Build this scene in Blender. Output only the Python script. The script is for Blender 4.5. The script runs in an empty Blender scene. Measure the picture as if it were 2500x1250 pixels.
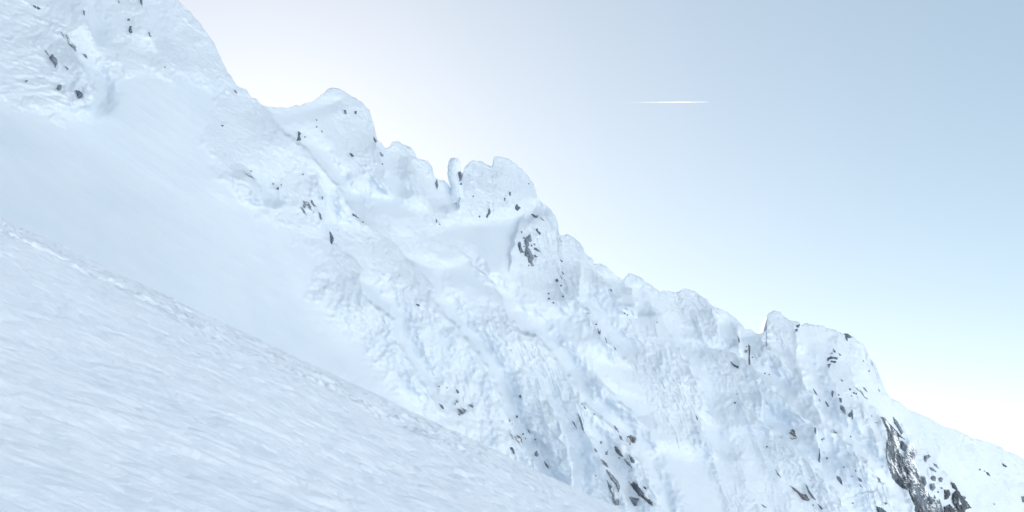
import bpy, math
import numpy as np

# ------------------------------------------------------------------ camera, sky, sun, exposure
scene = bpy.context.scene
C = scene.collection
FPX = 2807.0            # focal length in photograph pixels (2500 wide)
HZ = 1120.0             # row of the level horizon in the photograph
cam_d = bpy.data.cameras.new("camera")
cam_d.sensor_width = 36.0
cam_d.lens = 36.0 * FPX / 2500.0
cam_d.shift_y = (HZ - 625.0) / 2500.0
cam_d.clip_start = 0.1
cam_d.clip_end = 60000.0
cam = bpy.data.objects.new("camera", cam_d)
cam.rotation_euler = (math.radians(90), 0, 0)
C.objects.link(cam)
scene.camera = cam

SUN_AZ = math.radians(-12)      # measured from the view axis (+Y), negative is left
SUN_EL = math.radians(14)
world = bpy.data.worlds.new("World")
scene.world = world
world.use_nodes = True
wn = world.node_tree.nodes
wl = world.node_tree.links
sky = wn.new("ShaderNodeTexSky")
sky.sky_type = 'NISHITA'
sky.sun_disc = False
sky.sun_elevation = SUN_EL
sky.sun_rotation = SUN_AZ
sky.altitude = 2500
sky.air_density = .72
sky.dust_density = 1.3
sky.ozone_density = 1
bg = wn["Background"]
bg.inputs["Strength"].default_value = 0.12
thin = wn.new("ShaderNodeGamma")          # thin high haze evens the sky out
thin.inputs["Gamma"].default_value = .5
wl.new(sky.outputs["Color"], thin.inputs["Color"])
soft = wn.new("ShaderNodeHueSaturation")
soft.inputs["Saturation"].default_value = 1.02
soft.inputs["Hue"].default_value = 0.483
wl.new(thin.outputs["Color"], soft.inputs["Color"])
wl.new(soft.outputs["Color"], bg.inputs["Color"])

sun_d = bpy.data.lights.new("sun", 'SUN')
sun_d.energy = 2.75
sun_d.angle = math.radians(0.5)
sun_d.color = (1.0, 0.97, 0.93)
sun = bpy.data.objects.new("sun", sun_d)
from mathutils import Vector
sdir = Vector((math.sin(SUN_AZ) * math.cos(SUN_EL), math.cos(SUN_AZ) * math.cos(SUN_EL), math.sin(SUN_EL)))
sun.rotation_euler = sdir.to_track_quat('Z', 'Y').to_euler()
C.objects.link(sun)

scene.view_settings.view_transform = 'Standard'
scene.view_settings.look = 'None'
scene.view_settings.gamma = 1.0
scene.view_settings.exposure = 1.66
scene.cycles.diffuse_bounces = 12
scene.cycles.max_bounces = 14

# ------------------------------------------------------------------ helpers
def sstep(a, b, x):
    t = np.clip((x - a) / (b - a), 0, 1)
    return t * t * (3 - 2 * t)

def _grad(ix, iy, seed):
    h = (ix.astype(np.int64) * 374761393 + iy.astype(np.int64) * 668265263 + seed * 974711) & 0xffffffff
    h = ((h ^ (h >> 13)) * 1274126177) & 0xffffffff
    h = (h ^ (h >> 16)) & 0xffff
    return h.astype(np.float32) * (2 * math.pi / 65536)

def perlin(x, y, seed=0):
    x = np.asarray(x, np.float64); y = np.asarray(y, np.float64)
    xi = np.floor(x); yi = np.floor(y)
    fx = (x - xi).astype(np.float32); fy = (y - yi).astype(np.float32)
    xi = xi.astype(np.int64); yi = yi.astype(np.int64)
    u = fx * fx * fx * (fx * (fx * 6 - 15) + 10)
    v = fy * fy * fy * (fy * (fy * 6 - 15) + 10)
    def d(ox, oy):
        a = _grad(xi + ox, yi + oy, seed)
        return np.cos(a) * (fx - ox) + np.sin(a) * (fy - oy)
    n0 = d(0, 0) * (1 - u) + d(1, 0) * u
    n1 = d(0, 1) * (1 - u) + d(1, 1) * u
    return (n0 * (1 - v) + n1 * v) * 1.4

def billow(x, y, seed=0):
    return np.abs(perlin(x, y, seed)) * 2 - 0.55

def poly_dist(px, py, pts, closed=False):
    """distance to a polyline, the side (+1 = left of a downward line) and the place along it (0..1)"""
    pts = np.asarray(pts, np.float64)
    if closed:
        pts = np.vstack([pts, pts[:1]])
    seg = np.diff(pts, axis=0)
    ln = np.hypot(seg[:, 0], seg[:, 1])
    cum = np.concatenate([[0], np.cumsum(ln)])
    best = np.full(px.shape, 1e9); side = np.ones(px.shape); tt = np.zeros(px.shape)
    for i in range(len(seg)):
        dx, dy = seg[i]
        rx = px - pts[i, 0]; ry = py - pts[i, 1]
        t = np.clip((rx * dx + ry * dy) / max(ln[i] ** 2, 1e-9), 0, 1)
        d = np.hypot(rx - t * dx, ry - t * dy)
        m = d < best
        best = np.where(m, d, best)
        side = np.where(m, np.sign(dx * ry - dy * rx + 1e-9), side)
        tt = np.where(m, (cum[i] + t * ln[i]) / cum[-1], tt)
    return best, side, tt

def inside(px, py, pts):
    r = np.zeros(px.shape, bool)
    n = len(pts)
    for i in range(n):
        x0, y0 = pts[i]; x1, y1 = pts[(i + 1) % n]
        if y0 == y1: continue
        c = ((y0 > py) != (y1 > py)) & (px < (x1 - x0) * (py - y0) / (y1 - y0) + x0)
        r ^= c
    return r

def sdf(px, py, pts):
    d, _, _ = poly_dist(px, py, pts, True)
    return np.where(inside(px, py, pts), d, -d)

def mesh_from(name, co, faces, mat, smooth=True, parent=None):
    """one mesh object out of a vertex array and an (n,4) or (n,3) face array"""
    me = bpy.data.meshes.new(name)
    co = np.ascontiguousarray(co, np.float32)
    faces = np.asarray(faces, np.int32)
    k = faces.shape[1]
    me.vertices.add(len(co)); me.vertices.foreach_set("co", co.ravel())
    me.loops.add(faces.size); me.loops.foreach_set("vertex_index", faces.ravel())
    me.polygons.add(len(faces))
    me.polygons.foreach_set("loop_start", np.arange(len(faces), dtype=np.int32) * k)
    me.polygons.foreach_set("loop_total", np.full(len(faces), k, np.int32))
    me.polygons.foreach_set("use_smooth", np.full(len(faces), smooth, bool))
    me.update(calc_edges=True); me.validate()
    me.materials.append(mat)
    o = bpy.data.objects.new(name, me)
    C.objects.link(o)
    if parent: o.parent = parent
    return o

def grid_faces(nr, nc, off=0, flip=False):
    r, c = np.meshgrid(np.arange(nr - 1), np.arange(nc - 1), indexing='ij')
    a = (r * nc + c).ravel() + off
    f = np.stack([a, a + nc, a + nc + 1, a + 1], 1)
    return f[:, ::-1] if flip else f

def tag(o, label=None, cat=None, group=None, kind=None):
    if label: o["label"] = label
    if cat: o["category"] = cat
    if group: o["group"] = group
    if kind: o["kind"] = kind
    return o

# ------------------------------------------------------------------ materials
def new_mat(name):
    m = bpy.data.materials.new(name); m.use_nodes = True
    nt = m.node_tree
    return m, nt.nodes, nt.links, nt.nodes["Principled BSDF"]

def noise_node(n, l, vec, scale, detail=6, rough=0.6):
    t = n.new("ShaderNodeTexNoise"); t.inputs["Scale"].default_value = scale
    t.inputs["Detail"].default_value = detail; t.inputs["Roughness"].default_value = rough
    l.new(vec, t.inputs["Vector"]); return t

def snow_material(name, scales, dist, strength, lo, hi, masked=False, lip_shade=False):
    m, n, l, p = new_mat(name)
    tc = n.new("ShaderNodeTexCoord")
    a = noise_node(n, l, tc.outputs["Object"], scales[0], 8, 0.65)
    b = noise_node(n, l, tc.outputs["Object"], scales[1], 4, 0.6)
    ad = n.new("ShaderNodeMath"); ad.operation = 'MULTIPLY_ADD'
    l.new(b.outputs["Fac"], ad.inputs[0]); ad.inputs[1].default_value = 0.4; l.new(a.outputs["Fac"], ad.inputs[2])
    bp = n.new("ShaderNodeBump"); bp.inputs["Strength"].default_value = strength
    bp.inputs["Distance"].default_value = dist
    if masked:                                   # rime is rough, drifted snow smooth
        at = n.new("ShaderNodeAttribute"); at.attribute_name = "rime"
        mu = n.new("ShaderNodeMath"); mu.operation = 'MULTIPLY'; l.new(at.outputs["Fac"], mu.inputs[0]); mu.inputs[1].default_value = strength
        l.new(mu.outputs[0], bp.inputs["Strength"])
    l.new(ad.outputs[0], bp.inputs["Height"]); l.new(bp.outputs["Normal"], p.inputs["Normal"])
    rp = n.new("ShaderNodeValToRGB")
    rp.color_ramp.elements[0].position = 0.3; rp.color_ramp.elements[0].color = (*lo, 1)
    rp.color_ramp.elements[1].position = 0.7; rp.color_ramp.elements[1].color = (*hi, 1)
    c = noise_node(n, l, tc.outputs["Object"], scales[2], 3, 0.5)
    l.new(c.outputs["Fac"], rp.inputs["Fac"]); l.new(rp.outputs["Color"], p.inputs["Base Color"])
    if lip_shade:                                     # shade of the broken strip and its crack, painted as grey tint
        ga = n.new("ShaderNodeAttribute"); ga.attribute_name = "lip_shade"
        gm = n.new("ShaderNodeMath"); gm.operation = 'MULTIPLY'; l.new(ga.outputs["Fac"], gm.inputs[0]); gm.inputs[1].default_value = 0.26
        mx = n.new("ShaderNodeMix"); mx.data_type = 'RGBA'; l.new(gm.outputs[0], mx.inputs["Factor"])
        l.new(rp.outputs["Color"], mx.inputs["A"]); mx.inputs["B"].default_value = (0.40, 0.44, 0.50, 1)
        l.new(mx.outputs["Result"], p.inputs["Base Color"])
    p.inputs["Roughness"].default_value = 0.75
    p.inputs["Specular IOR Level"].default_value = 0.15
    return m

def rock_material(name, dark, light, snow=0.47, tint=None):
    m, n, l, p = new_mat(name)
    tc = n.new("ShaderNodeTexCoord")
    mp = n.new("ShaderNodeMapping"); mp.inputs["Scale"].default_value = (1.0, 0.6, 0.45)
    mp.inputs["Rotation"].default_value = (0, math.radians(-25), 0)
    l.new(tc.outputs["Object"], mp.inputs["Vector"])
    a = noise_node(n, l, mp.outputs["Vector"], 0.9, 8, 0.62)
    rp = n.new("ShaderNodeValToRGB"); e = rp.color_ramp.elements
    e[0].position = 0.33; e[0].color = (*dark, 1); e[1].position = 0.66; e[1].color = (*light, 1)
    if tint:
        k = e.new(0.52); k.color = (*tint, 1)
    l.new(a.outputs["Fac"], rp.inputs["Fac"])
    s = noise_node(n, l, mp.outputs["Vector"], 0.42, 5, 0.55)
    geo = n.new("ShaderNodeNewGeometry"); sx = n.new("ShaderNodeSeparateXYZ"); l.new(geo.outputs["Normal"], sx.inputs[0])
    ma = n.new("ShaderNodeMath"); ma.operation = 'MULTIPLY_ADD'      # snow lies where it is flatter
    l.new(sx.outputs["Z"], ma.inputs[0]); ma.inputs[1].default_value = 0.16; l.new(s.outputs["Fac"], ma.inputs[2])
    sr = n.new("ShaderNodeValToRGB"); sr.color_ramp.elements[0].position = 1.08 - snow; sr.color_ramp.elements[1].position = 1.16 - snow
    l.new(ma.outputs[0], sr.inputs["Fac"])
    mx = n.new("ShaderNodeMix"); mx.data_type = 'RGBA'
    l.new(sr.outputs["Color"], mx.inputs["Factor"])
    l.new(rp.outputs["Color"], mx.inputs["A"]); mx.inputs["B"].default_value = (0.86, 0.88, 0.9, 1)
    l.new(mx.outputs["Result"], p.inputs["Base Color"])
    bp = n.new("ShaderNodeBump"); bp.inputs["Strength"].default_value = 0.6; bp.inputs["Distance"].default_value = 0.25
    l.new(a.outputs["Fac"], bp.inputs["Height"]); l.new(bp.outputs["Normal"], p.inputs["Normal"])
    p.inputs["Roughness"].default_value = 0.85
    p.inputs["Specular IOR Level"].default_value = 0.25
    return m

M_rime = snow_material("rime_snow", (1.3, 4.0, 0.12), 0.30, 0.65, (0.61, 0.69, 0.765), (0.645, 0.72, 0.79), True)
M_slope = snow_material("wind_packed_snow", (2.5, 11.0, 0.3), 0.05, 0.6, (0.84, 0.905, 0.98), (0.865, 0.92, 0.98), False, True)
M_ground = snow_material("valley_snow", (0.02, 0.1, 0.003), 2.0, 0.5, (0.94, 0.95, 0.96), (0.96, 0.965, 0.97))
M_grey = rock_material("hazed_grey_rock", (0.13, 0.16, 0.20), (0.26, 0.30, 0.345), 0.42)  # paler and bluer: the haze in front is mixed into the colour
M_dark = rock_material("hazed_dark_rock", (0.08, 0.105, 0.138), (0.18, 0.22, 0.265), 0.38)  # lifted towards blue too, in place of real haze
M_brown = rock_material("brown_rock", (0.10, 0.112, 0.128), (0.23, 0.235, 0.245), 0.42)
M_black = rock_material("black_rock", (0.035, 0.045, 0.058), (0.11, 0.13, 0.15), 0.40)
M_plaster = rock_material("snow_plastered_rock", (0.08, 0.105, 0.135), (0.21, 0.245, 0.285), 0.56)
M_cliff = rock_material("cliff_rock", (0.06, 0.078, 0.10), (0.19, 0.22, 0.255), 0.50, (0.11, 0.133, 0.16))

# ------------------------------------------------------------------ the valley floor, out to the horizon
R = 25000.0
ground = mesh_from("ground", [(-R, -R, -260), (R, -R, -260), (R, R, -260), (-R, R, -260)], [[0, 1, 2, 3]], M_ground, False)
tag(ground, "snow covered valley ground reaching to the horizon", kind="structure")

# ------------------------------------------------------------------ unseen sunlit slopes added behind and beside the camera to bounce light
def build_bounce_slopes():
    az = np.radians(np.linspace(54, 285, 160)); h = np.linspace(0, 1, 40)
    A, H = np.meshgrid(az, h)
    n = perlin(A * 6, H * 2, 111) * 60 + perlin(A * 19, H * 5, 112) * 22
    rad = 260 + 620 * H ** 1.1 + n * (0.3 + H)
    fade = sstep(math.radians(54), math.radians(78), A) * sstep(math.radians(285), math.radians(250), A)
    z = -260 + (960 + 1.2 * n) * H * (0.2 + 0.8 * fade * (0.65 + 0.35 * np.exp(-((A - math.radians(95)) / 0.75) ** 2)))
    co = np.stack([np.sin(A) * rad, np.cos(A) * rad, z], -1).reshape(-1, 3)
    o = mesh_from("bounce_slopes", co, grid_faces(40, 160, 0, False), M_ground)
    tag(o, "unseen sunlit snow slopes added to bounce light on to the ridge", kind="structure")
build_bounce_slopes()

# ------------------------------------------------------------------ the mountain
SIL = np.array([(-900, -1150), (-420, -640), (-200, -470), (0, -330), (200, -205), (330, -105), (400, -30), (430, 0), (448, 15), (468, 33), (474, 44), (486, 52),
 (498, 69), (509, 87), (522, 105), (531, 125), (540, 143), (547, 159), (554, 177), (566, 189), (579, 210), (602, 219), (608, 229),
 (614, 238), (626, 241), (633, 250), (640, 259), (664, 261), (702, 263), (710, 261), (722, 256), (731, 259), (743, 254), (769, 245),
 (789, 229), (802, 217), (812, 214), (825, 216), (839, 221), (851, 230), (869, 241), (884, 250), (894, 261), (903, 270), (906, 285),
 (912, 300), (915, 318), (917, 336), (922, 341), (933, 350), (937, 357), (944, 362), (951, 358), (956, 346), (971, 345), (989, 353),
 (1003, 360), (1012, 372), (1020, 387), (1033, 389), (1048, 396), (1056, 408), (1057, 421), (1061, 432), (1071, 439), (1084, 439),
 (1092, 446), (1099, 456), (1106, 455), (1118, 450), (1127, 432), (1130, 424), (1134, 410), (1140, 403), (1148, 395), (1156, 390), (1167, 394), (1173, 393),
 (1189, 401), (1202, 407), (1203.5, 398), (1206, 382), (1223, 383), (1243, 389), (1257, 398), (1269, 409), (1284, 421), (1293, 434),
 (1302, 447), (1307, 462), (1310, 475), (1315, 487), (1328, 498), (1343, 511), (1353, 524), (1360, 537), (1362, 551), (1365, 567),
 (1367, 575), (1379, 574), (1385, 571), (1399, 578), (1412, 588), (1422, 602), (1428, 616), (1433, 624), (1448, 632), (1450, 644),
 (1466, 644), (1479, 649), (1494, 663), (1507, 675), (1521, 683), (1533, 668), (1539, 667), (1561, 675), (1584, 693), (1599, 703),
 (1611, 713), (1620, 710), (1635, 711), (1651, 714), (1661, 710), (1668, 704), (1681, 706), (1694, 710), (1708, 720), (1727, 733),
 (1736, 745), (1750, 751), (1771, 760), (1789, 771), (1802, 783), (1814, 798), (1822, 804), (1835, 805), (1840, 810), (1849, 816),
 (1868, 808), (1871, 803), (1872, 774), (1876, 764), (1886, 758.5), (1894, 758.5), (1904, 762), (1913, 771), (1925, 780), (1936, 783), (1950, 786),
 (1954, 790), (1956, 796), (1961, 792), (1968, 789), (1983, 793), (2009, 795), (2018, 802), (2034, 804), (2047, 810), (2062, 816),
 (2075, 824), (2083, 822), (2091, 830), (2106, 840), (2110, 844), (2119, 858), (2126, 875), (2138, 890), (2144, 909), (2152, 925),
 (2158, 943), (2166, 961), (2175, 974), (2193, 979), (2200, 985), (2222, 1002), (2252, 1014), (2285, 1029), (2295, 1038),
 (2334, 1049), (2372, 1068), (2410, 1078), (2433, 1085), (2454, 1099), (2485, 1112), (2500, 1121), (2620, 1180), (2950, 1330)], float)

def sil(px):
    s = np.interp(px, SIL[:, 0], SIL[:, 1])
    rough = 0.35 + 0.65 * np.clip(np.abs(np.interp(px + 4, SIL[:, 0], SIL[:, 1]) - np.interp(px - 4, SIL[:, 0], SIL[:, 1])) / 8, 0, 1.5)
    z = np.zeros_like(px)
    return s + rough * (2.2 * perlin(px / 13.0, z + 3.3, 5) + 1.6 * perlin(px / 5.0, z + 7.7, 6))

# crest edges of the buttresses: left of each edge the rib stands out, right of it a gully drops back
RIBS = [  # (points, height m, width px, taper at the end)
 ([(795, 585), (813, 598), (833, 616), (864, 639), (879, 662), (879, 688), (887, 719), (902, 737), (923, 755), (946, 765), (961, 785), (962, 816), (973, 843), (998, 886), (1024, 930), (1050, 971), (1101, 1035)], 5.5, 70, 1),
 ([(930, 575), (966, 609), (992, 632), (1020, 662), (1053, 703), (1065, 739), (1084, 767), (1117, 806), (1145, 842), (1170, 866), (1203, 925), (1224, 976), (1243, 1032), (1251, 1073), (1279, 1096), (1300, 1132), (1330, 1190)], 7.0, 75, 0),
 ([(1090, 600), (1135, 621), (1161, 655), (1186, 673), (1207, 703), (1227, 739), (1245, 778), (1263, 808), (1314, 829), (1333, 850), (1359, 884), (1384, 914), (1405, 940), (1411, 960), (1420, 986), (1453, 1014), (1495, 1040), (1520, 1073), (1560, 1130), (1600, 1210), (1625, 1290)], 7.0, 75, 0),
 ([(1300, 905), (1325, 956), (1343, 986), (1359, 1020), (1376, 1058), (1384, 1084), (1394, 1135), (1397, 1181), (1400, 1230)], 4.5, 55, 0),
 ([(1400, 985), (1411, 1009), (1425, 1053), (1448, 1081), (1469, 1119), (1484, 1150), (1510, 1186), (1530, 1240)], 3.5, 40, 0),
 ([(1418, 640), (1417, 690), (1410, 715), (1412, 740), (1436, 766), (1456, 794), (1471, 820), (1489, 843), (1510, 861), (1545, 905)], 6.0, 80, 1),
 ([(1440, 650), (1479, 699), (1502, 720), (1520, 740), (1560, 775)], 3.0, 40, 1),
 ([(1521, 683), (1535, 702), (1540, 722), (1548, 745), (1556, 775)], 3.0, 35, 1),
 ([(1700, 840), (1730, 853), (1794, 866), (1829, 892), (1863, 925), (1900, 965), (1950, 1010), (1985, 1040)], 4.5, 60, 1),
 ([(1940, 800), (1945, 840), (1945, 874), (1957, 904), (1970, 950), (1983, 974), (1998, 1009), (2016, 1043), (2049, 1066), (2075, 1089), (2106, 1125), (2136, 1163), (2172, 1201), (2190, 1242), (2215, 1300)], 8.0, 80, 0),
 ([(2120, 985), (2149, 1020), (2166, 1058), (2165, 1104), (2172, 1145), (2179, 1171), (2176, 1199)], 9.0, 60, 1),
 ([(2150, 1195), (2190, 1185), (2215, 1205), (2230, 1235), (2240, 1290)], 5.0, 40, 0),
 ([(1800, 985), (1860, 1030), (1911, 1068), (1962, 1119), (2001, 1160), (2050, 1215), (2080, 1290)], 4.0, 55, 0),
 ([(1850, 950), (1863, 976), (1855, 1004), (1865, 1035), (1900, 1065)], 3.0, 45, 1),
 ([(1975, 1030), (1988, 1045), (2001, 1094), (2000, 1125), (2010, 1150)], 2.5, 40, 1),
 ([(160, 95), (184, 128), (210, 174), (232, 225), (228, 266), (215, 285)], 5.0, 60, 1),
 ([(590, 405), (600, 420), (620, 438), (631, 456), (633, 479), (640, 510)], 3.0, 45, 1),
 ([(765, 415), (776, 436), (784, 464), (789, 502), (785, 540), (792, 584)], 3.0, 35, 1),
 ([(632, 258), (664, 287), (690, 326), (723, 346), (754, 372), (790, 420), (830, 470), (868, 530), (905, 565)], 5.5, 60, 1),
 ([(1003, 375), (1007, 405), (1018, 440), (1035, 474), (1050, 520)], 3.0, 40, 1),
 ([(905, 330), (925, 375), (935, 400), (940, 440), (960, 490)], 3.5, 50, 1),
 ([(1128, 430), (1122, 470), (1120, 520)], 1.5, -40, 1),
 ([(1290, 500), (1262, 560), (1250, 610), (1245, 680)], 1.4, -60, 1),
 ([(1570, 700), (1590, 745), (1612, 790), (1660, 860), (1700, 930), (1725, 1000), (1760, 1060)], 4.0, 60, 1),
 ([(1740, 750), (1748, 790), (1758, 830), (1775, 850)], 3.0, 40, 1),
 ([(1800, 790), (1803, 830), (1812, 870)], 2.0, 30, 1),
 ([(1848, 818), (1880, 850), (1915, 890), (1935, 920)], 2.5, 45, 1),
 ([(1440, 900), (1490, 960), (1540, 1010), (1575, 1050)], 3.0, 45, 1),
 ([(1700, 1000), (1710, 1035), (1725, 1075), (1760, 1130)], 2.5, 45, 1),
 ([(2300, 1090), (2290, 1130), (2310, 1165), (2345, 1215), (2380, 1300)], 3.5, 60, 0),
 ([(330, -60), (345, 0), (360, 70), (385, 130)], 2.5, 50, 1),
 ([(190, -60), (200, 0), (212, 60), (235, 120)], 2.5, 40, 1),
 ([(2075, 890), (2090, 940), (2110, 985), (2135, 1050)], 2.0, 40, 1),
]
BOWL = [(-950, 190), (0, 238), (60, 252), (130, 280), (200, 286), (236, 262), (222, 205), (205, 172), (270, 168), (420, 176), (545, 215), (505, 330),
        (545, 425), (640, 520), (720, 560), (800, 640), (770, 720), (850, 810), (960, 905), (1060, 1010), (1180, 1090), (1400, 1215), (1530, 1420), (-950, 1420)]
RAMPS = [
 ([(645, 266), (720, 264), (790, 238), (835, 245), (790, 300), (740, 345), (690, 322)], 0.07),
 ([(1040, 580), (1110, 535), (1190, 530), (1262, 515), (1312, 496), (1330, 512), (1285, 545), (1262, 600), (1240, 700), (1190, 680), (1140, 615)], 0.07),
 ([(985, 622), (1060, 640), (1130, 640), (1185, 690), (1200, 735), (1140, 720), (1075, 725), (1040, 680)], 0.05),
 ([(845, 470), (900, 440), (975, 478), (1040, 540), (985, 562), (905, 535)], 0.06),
 ([(1580, 1085), (1720, 1100), (1800, 1330), (1620, 1330)], 0.015),
 ([(1270, 760), (1400, 750), (1470, 850), (1540, 960), (1440, 925), (1360, 860)], 0.04),
 ([(1420, 715), (1480, 710), (1520, 770), (1470, 790)], 0.05),
 ([(890, 690), (950, 680), (1000, 760), (950, 755)], 0.05),
 ([(1950, 800), (2040, 815), (2020, 900), (1990, 960), (1955, 880)], 0.0),
 ([(1870, 985), (1900, 1000), (1950, 1080), (1910, 1060)], 0.04),
]
BASE = np.array([(-900, -900, 160), (-500, -520, 175), (0, -230, 190), (430, 0, 210), (800, 240, 245), (1300, 470, 295), (1700, 700, 315), (2120, 850, 330), (2180, 960, 340), (2500, 1110, 395), (2950, 1320, 430)], float)

_bx = np.arange(-1300, 3400, 5.0)
_ker = np.exp(-(np.arange(-40, 41) / 16.0) ** 2); _ker /= _ker.sum()
BL = np.convolve(np.pad(np.interp(_bx, BASE[:, 0], BASE[:, 1]), 40, mode='edge'), _ker, 'valid')
BY = np.convolve(np.pad(np.interp(_bx, BASE[:, 0], BASE[:, 2]), 40, mode='edge'), _ker, 'valid')

def base_Y(px, py):
    L = np.interp(px, _bx, BL); Y0 = np.interp(px, _bx, BY)
    m = 1.15
    b0 = (HZ - L) / FPX; b = (HZ - py) / FPX
    return Y0 * (b0 - m) / (np.minimum(b, 0.75) - m)

def mountain_Y(px, py, fine=True, want_rough=False):
    """depth of the mountain face along each line of sight"""
    px = np.asarray(px, float); py = np.asarray(py, float)
    Y = base_Y(px, py)
    x = (px - 1250) / FPX * Y; z = (HZ - py) / FPX * Y
    wx = 6 * perlin(px / 34.0, py / 34.0, 11) + 3 * perlin(px / 12.0, py / 12.0, 12)
    wy = 6 * perlin(px / 34.0, py / 34.0, 13) + 3 * perlin(px / 12.0, py / 12.0, 14)
    qx = px + wx; qy = py + wy
    off = np.zeros(px.shape)
    # smooth snow fields
    dB = sdf(px + 3 * wx, py + 3 * wy, BOWL)
    mB = sstep(-25, 30, dB)
    D = np.clip(py - (215 + 0.62 * px), 0, 420)
    off += sstep(-10, 120, sdf(px, py, BOWL)) * 0.030 * D * D / (D + 90)
    rough = 1 - 0.96 * mB
    for pts, k in RAMPS:
        a = np.array(pts)
        sel = (px > a[:, 0].min() - 60) & (px < a[:, 0].max() + 60) & (py > a[:, 1].min() - 60) & (py < a[:, 1].max() + 60)
        if not sel.any(): continue
        d = sdf(qx[sel], qy[sel], pts)
        m = sstep(-14, 16, d)
        off[sel] += sstep(-20, 35, d) * k * (py[sel] - a[:, 1].mean())
        rough[sel] *= 1 - 0.85 * m
    # buttress ribs
    for pts, h, w, end in RIBS:
        a = np.array(pts); aw = abs(w)
        sel = (px > a[:, 0].min() - 4 * aw) & (px < a[:, 0].max() + 4 * aw) & (py > a[:, 1].min() - 3 * aw) & (py < a[:, 1].max() + 3 * aw)
        if not sel.any(): continue
        d, sd, t = poly_dist(qx[sel], qy[sel], pts)
        d = d * sd * (1 if w > 0 else -1)
        tv = (qy[sel] - a[0, 1]) / (a[-1, 1] - a[0, 1])
        tp = sstep(-0.05, 0.45, tv) * (sstep(1.0, 0.72, tv) if end else 1)
        rib = np.where(d >= 0, np.exp(-(np.maximum(d, 0) / aw) ** 1.3), sstep(-7, 0, d))
        gul = -0.40 * np.exp(-((np.minimum(d, 0) + 24) / 24.0) ** 2) * (d < 0)
        far = sstep(3.2 * aw, 1.6 * aw, np.abs(d))
        off[sel] += 1.38 * h * tp * (rib + gul) * far
        rough[sel] *= 1 - 0.6 * tp * far * (d < 0) * sstep(-85, -30, d)
    # flutes, rime and lumps follow the fall of the face
    sl = np.interp(px, SIL[:, 0], SIL[:, 1])
    k = np.interp(px, [0, 400, 800, 1300, 1900, 2500], [0.05, 0.2, 0.55, 0.6, 0.5, 0.5]) 
    Lr = np.interp(px, _bx, BL)
    below = np.clip(py - Lr, 0, 2000) / FPX * Y
    s = x - k * below; t = z
    wz = 1.2 * perlin(x / 5.0, z / 5.0, 21)
    s2 = s + wz
    big = 0.95 * (1 - 2 * np.abs(perlin(s2 / 9.0, t / 30.0, 31))) + 0.7 * perlin(x / 12.0, z / 12.0, 32)
    mid = 0.36 * (1 - 2 * np.abs(perlin(s2 / 3.4, t / 13.0, 33))) + 0.2 * billow(x / 4.0, z / 4.0, 34)
    fl = 0.22 * (1 - 2 * np.abs(perlin((s2 + 0.3 * wz) / 1.3, t / 5.0, 35))) + 0.17 * billow(x / 1.6, z / 1.6, 36)
    fn = 0.14 * billow(s2 / 0.62, t / 1.0, 37) + 0.10 * perlin(s / 0.33, t / 0.55, 38)
    patch = 0.55 + 0.75 * sstep(-0.35, 0.45, perlin(x / 16.0, z / 16.0, 39))
    off += rough * big + rough * patch * (mid + fl + (fn if fine else 0))
    # gentle wind marks on the smooth snow
    off += (1 - rough) * (0.35 * perlin(x / 22.0, z / 14.0, 41) + 0.10 * perlin((x - 0.6 * z) / 11.0, (z + 0.62 * x) / 1.5, 42) + 0.035 * perlin((x - .6 * z) / 3.0, (z + .62 * x) / 0.5, 43) + 0.05 * perlin(x / 2.4, z / 1.6, 44))
    # the crest curls back
    e = np.full(px.shape, 40.0)
    near = (py - sl) < 90
    if near.any():
        lo = px[near].min() - 60; hi = px[near].max() + 60
        dd, _, _ = poly_dist(px[near], py[near], SIL[(SIL[:, 0] > lo - 400) & (SIL[:, 0] < hi + 400)])
        e[near] = np.where(py[near] < sl[near], 0, dd)
    off -= 0.3 * (1 - np.sqrt(np.clip(1 - (1 - np.clip(e / 5.0, 0, 1)) ** 2, 0, 1)))
    return (Y - off, rough) if want_rough else Y - off

def to_world(px, py, Y):
    return np.stack([(px - 1250) / FPX * Y, Y, (HZ - py) / FPX * Y], -1)

def edge_row(px):       # far edge of the near slope, in rows
    return 530 + 0.4706 * px

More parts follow.
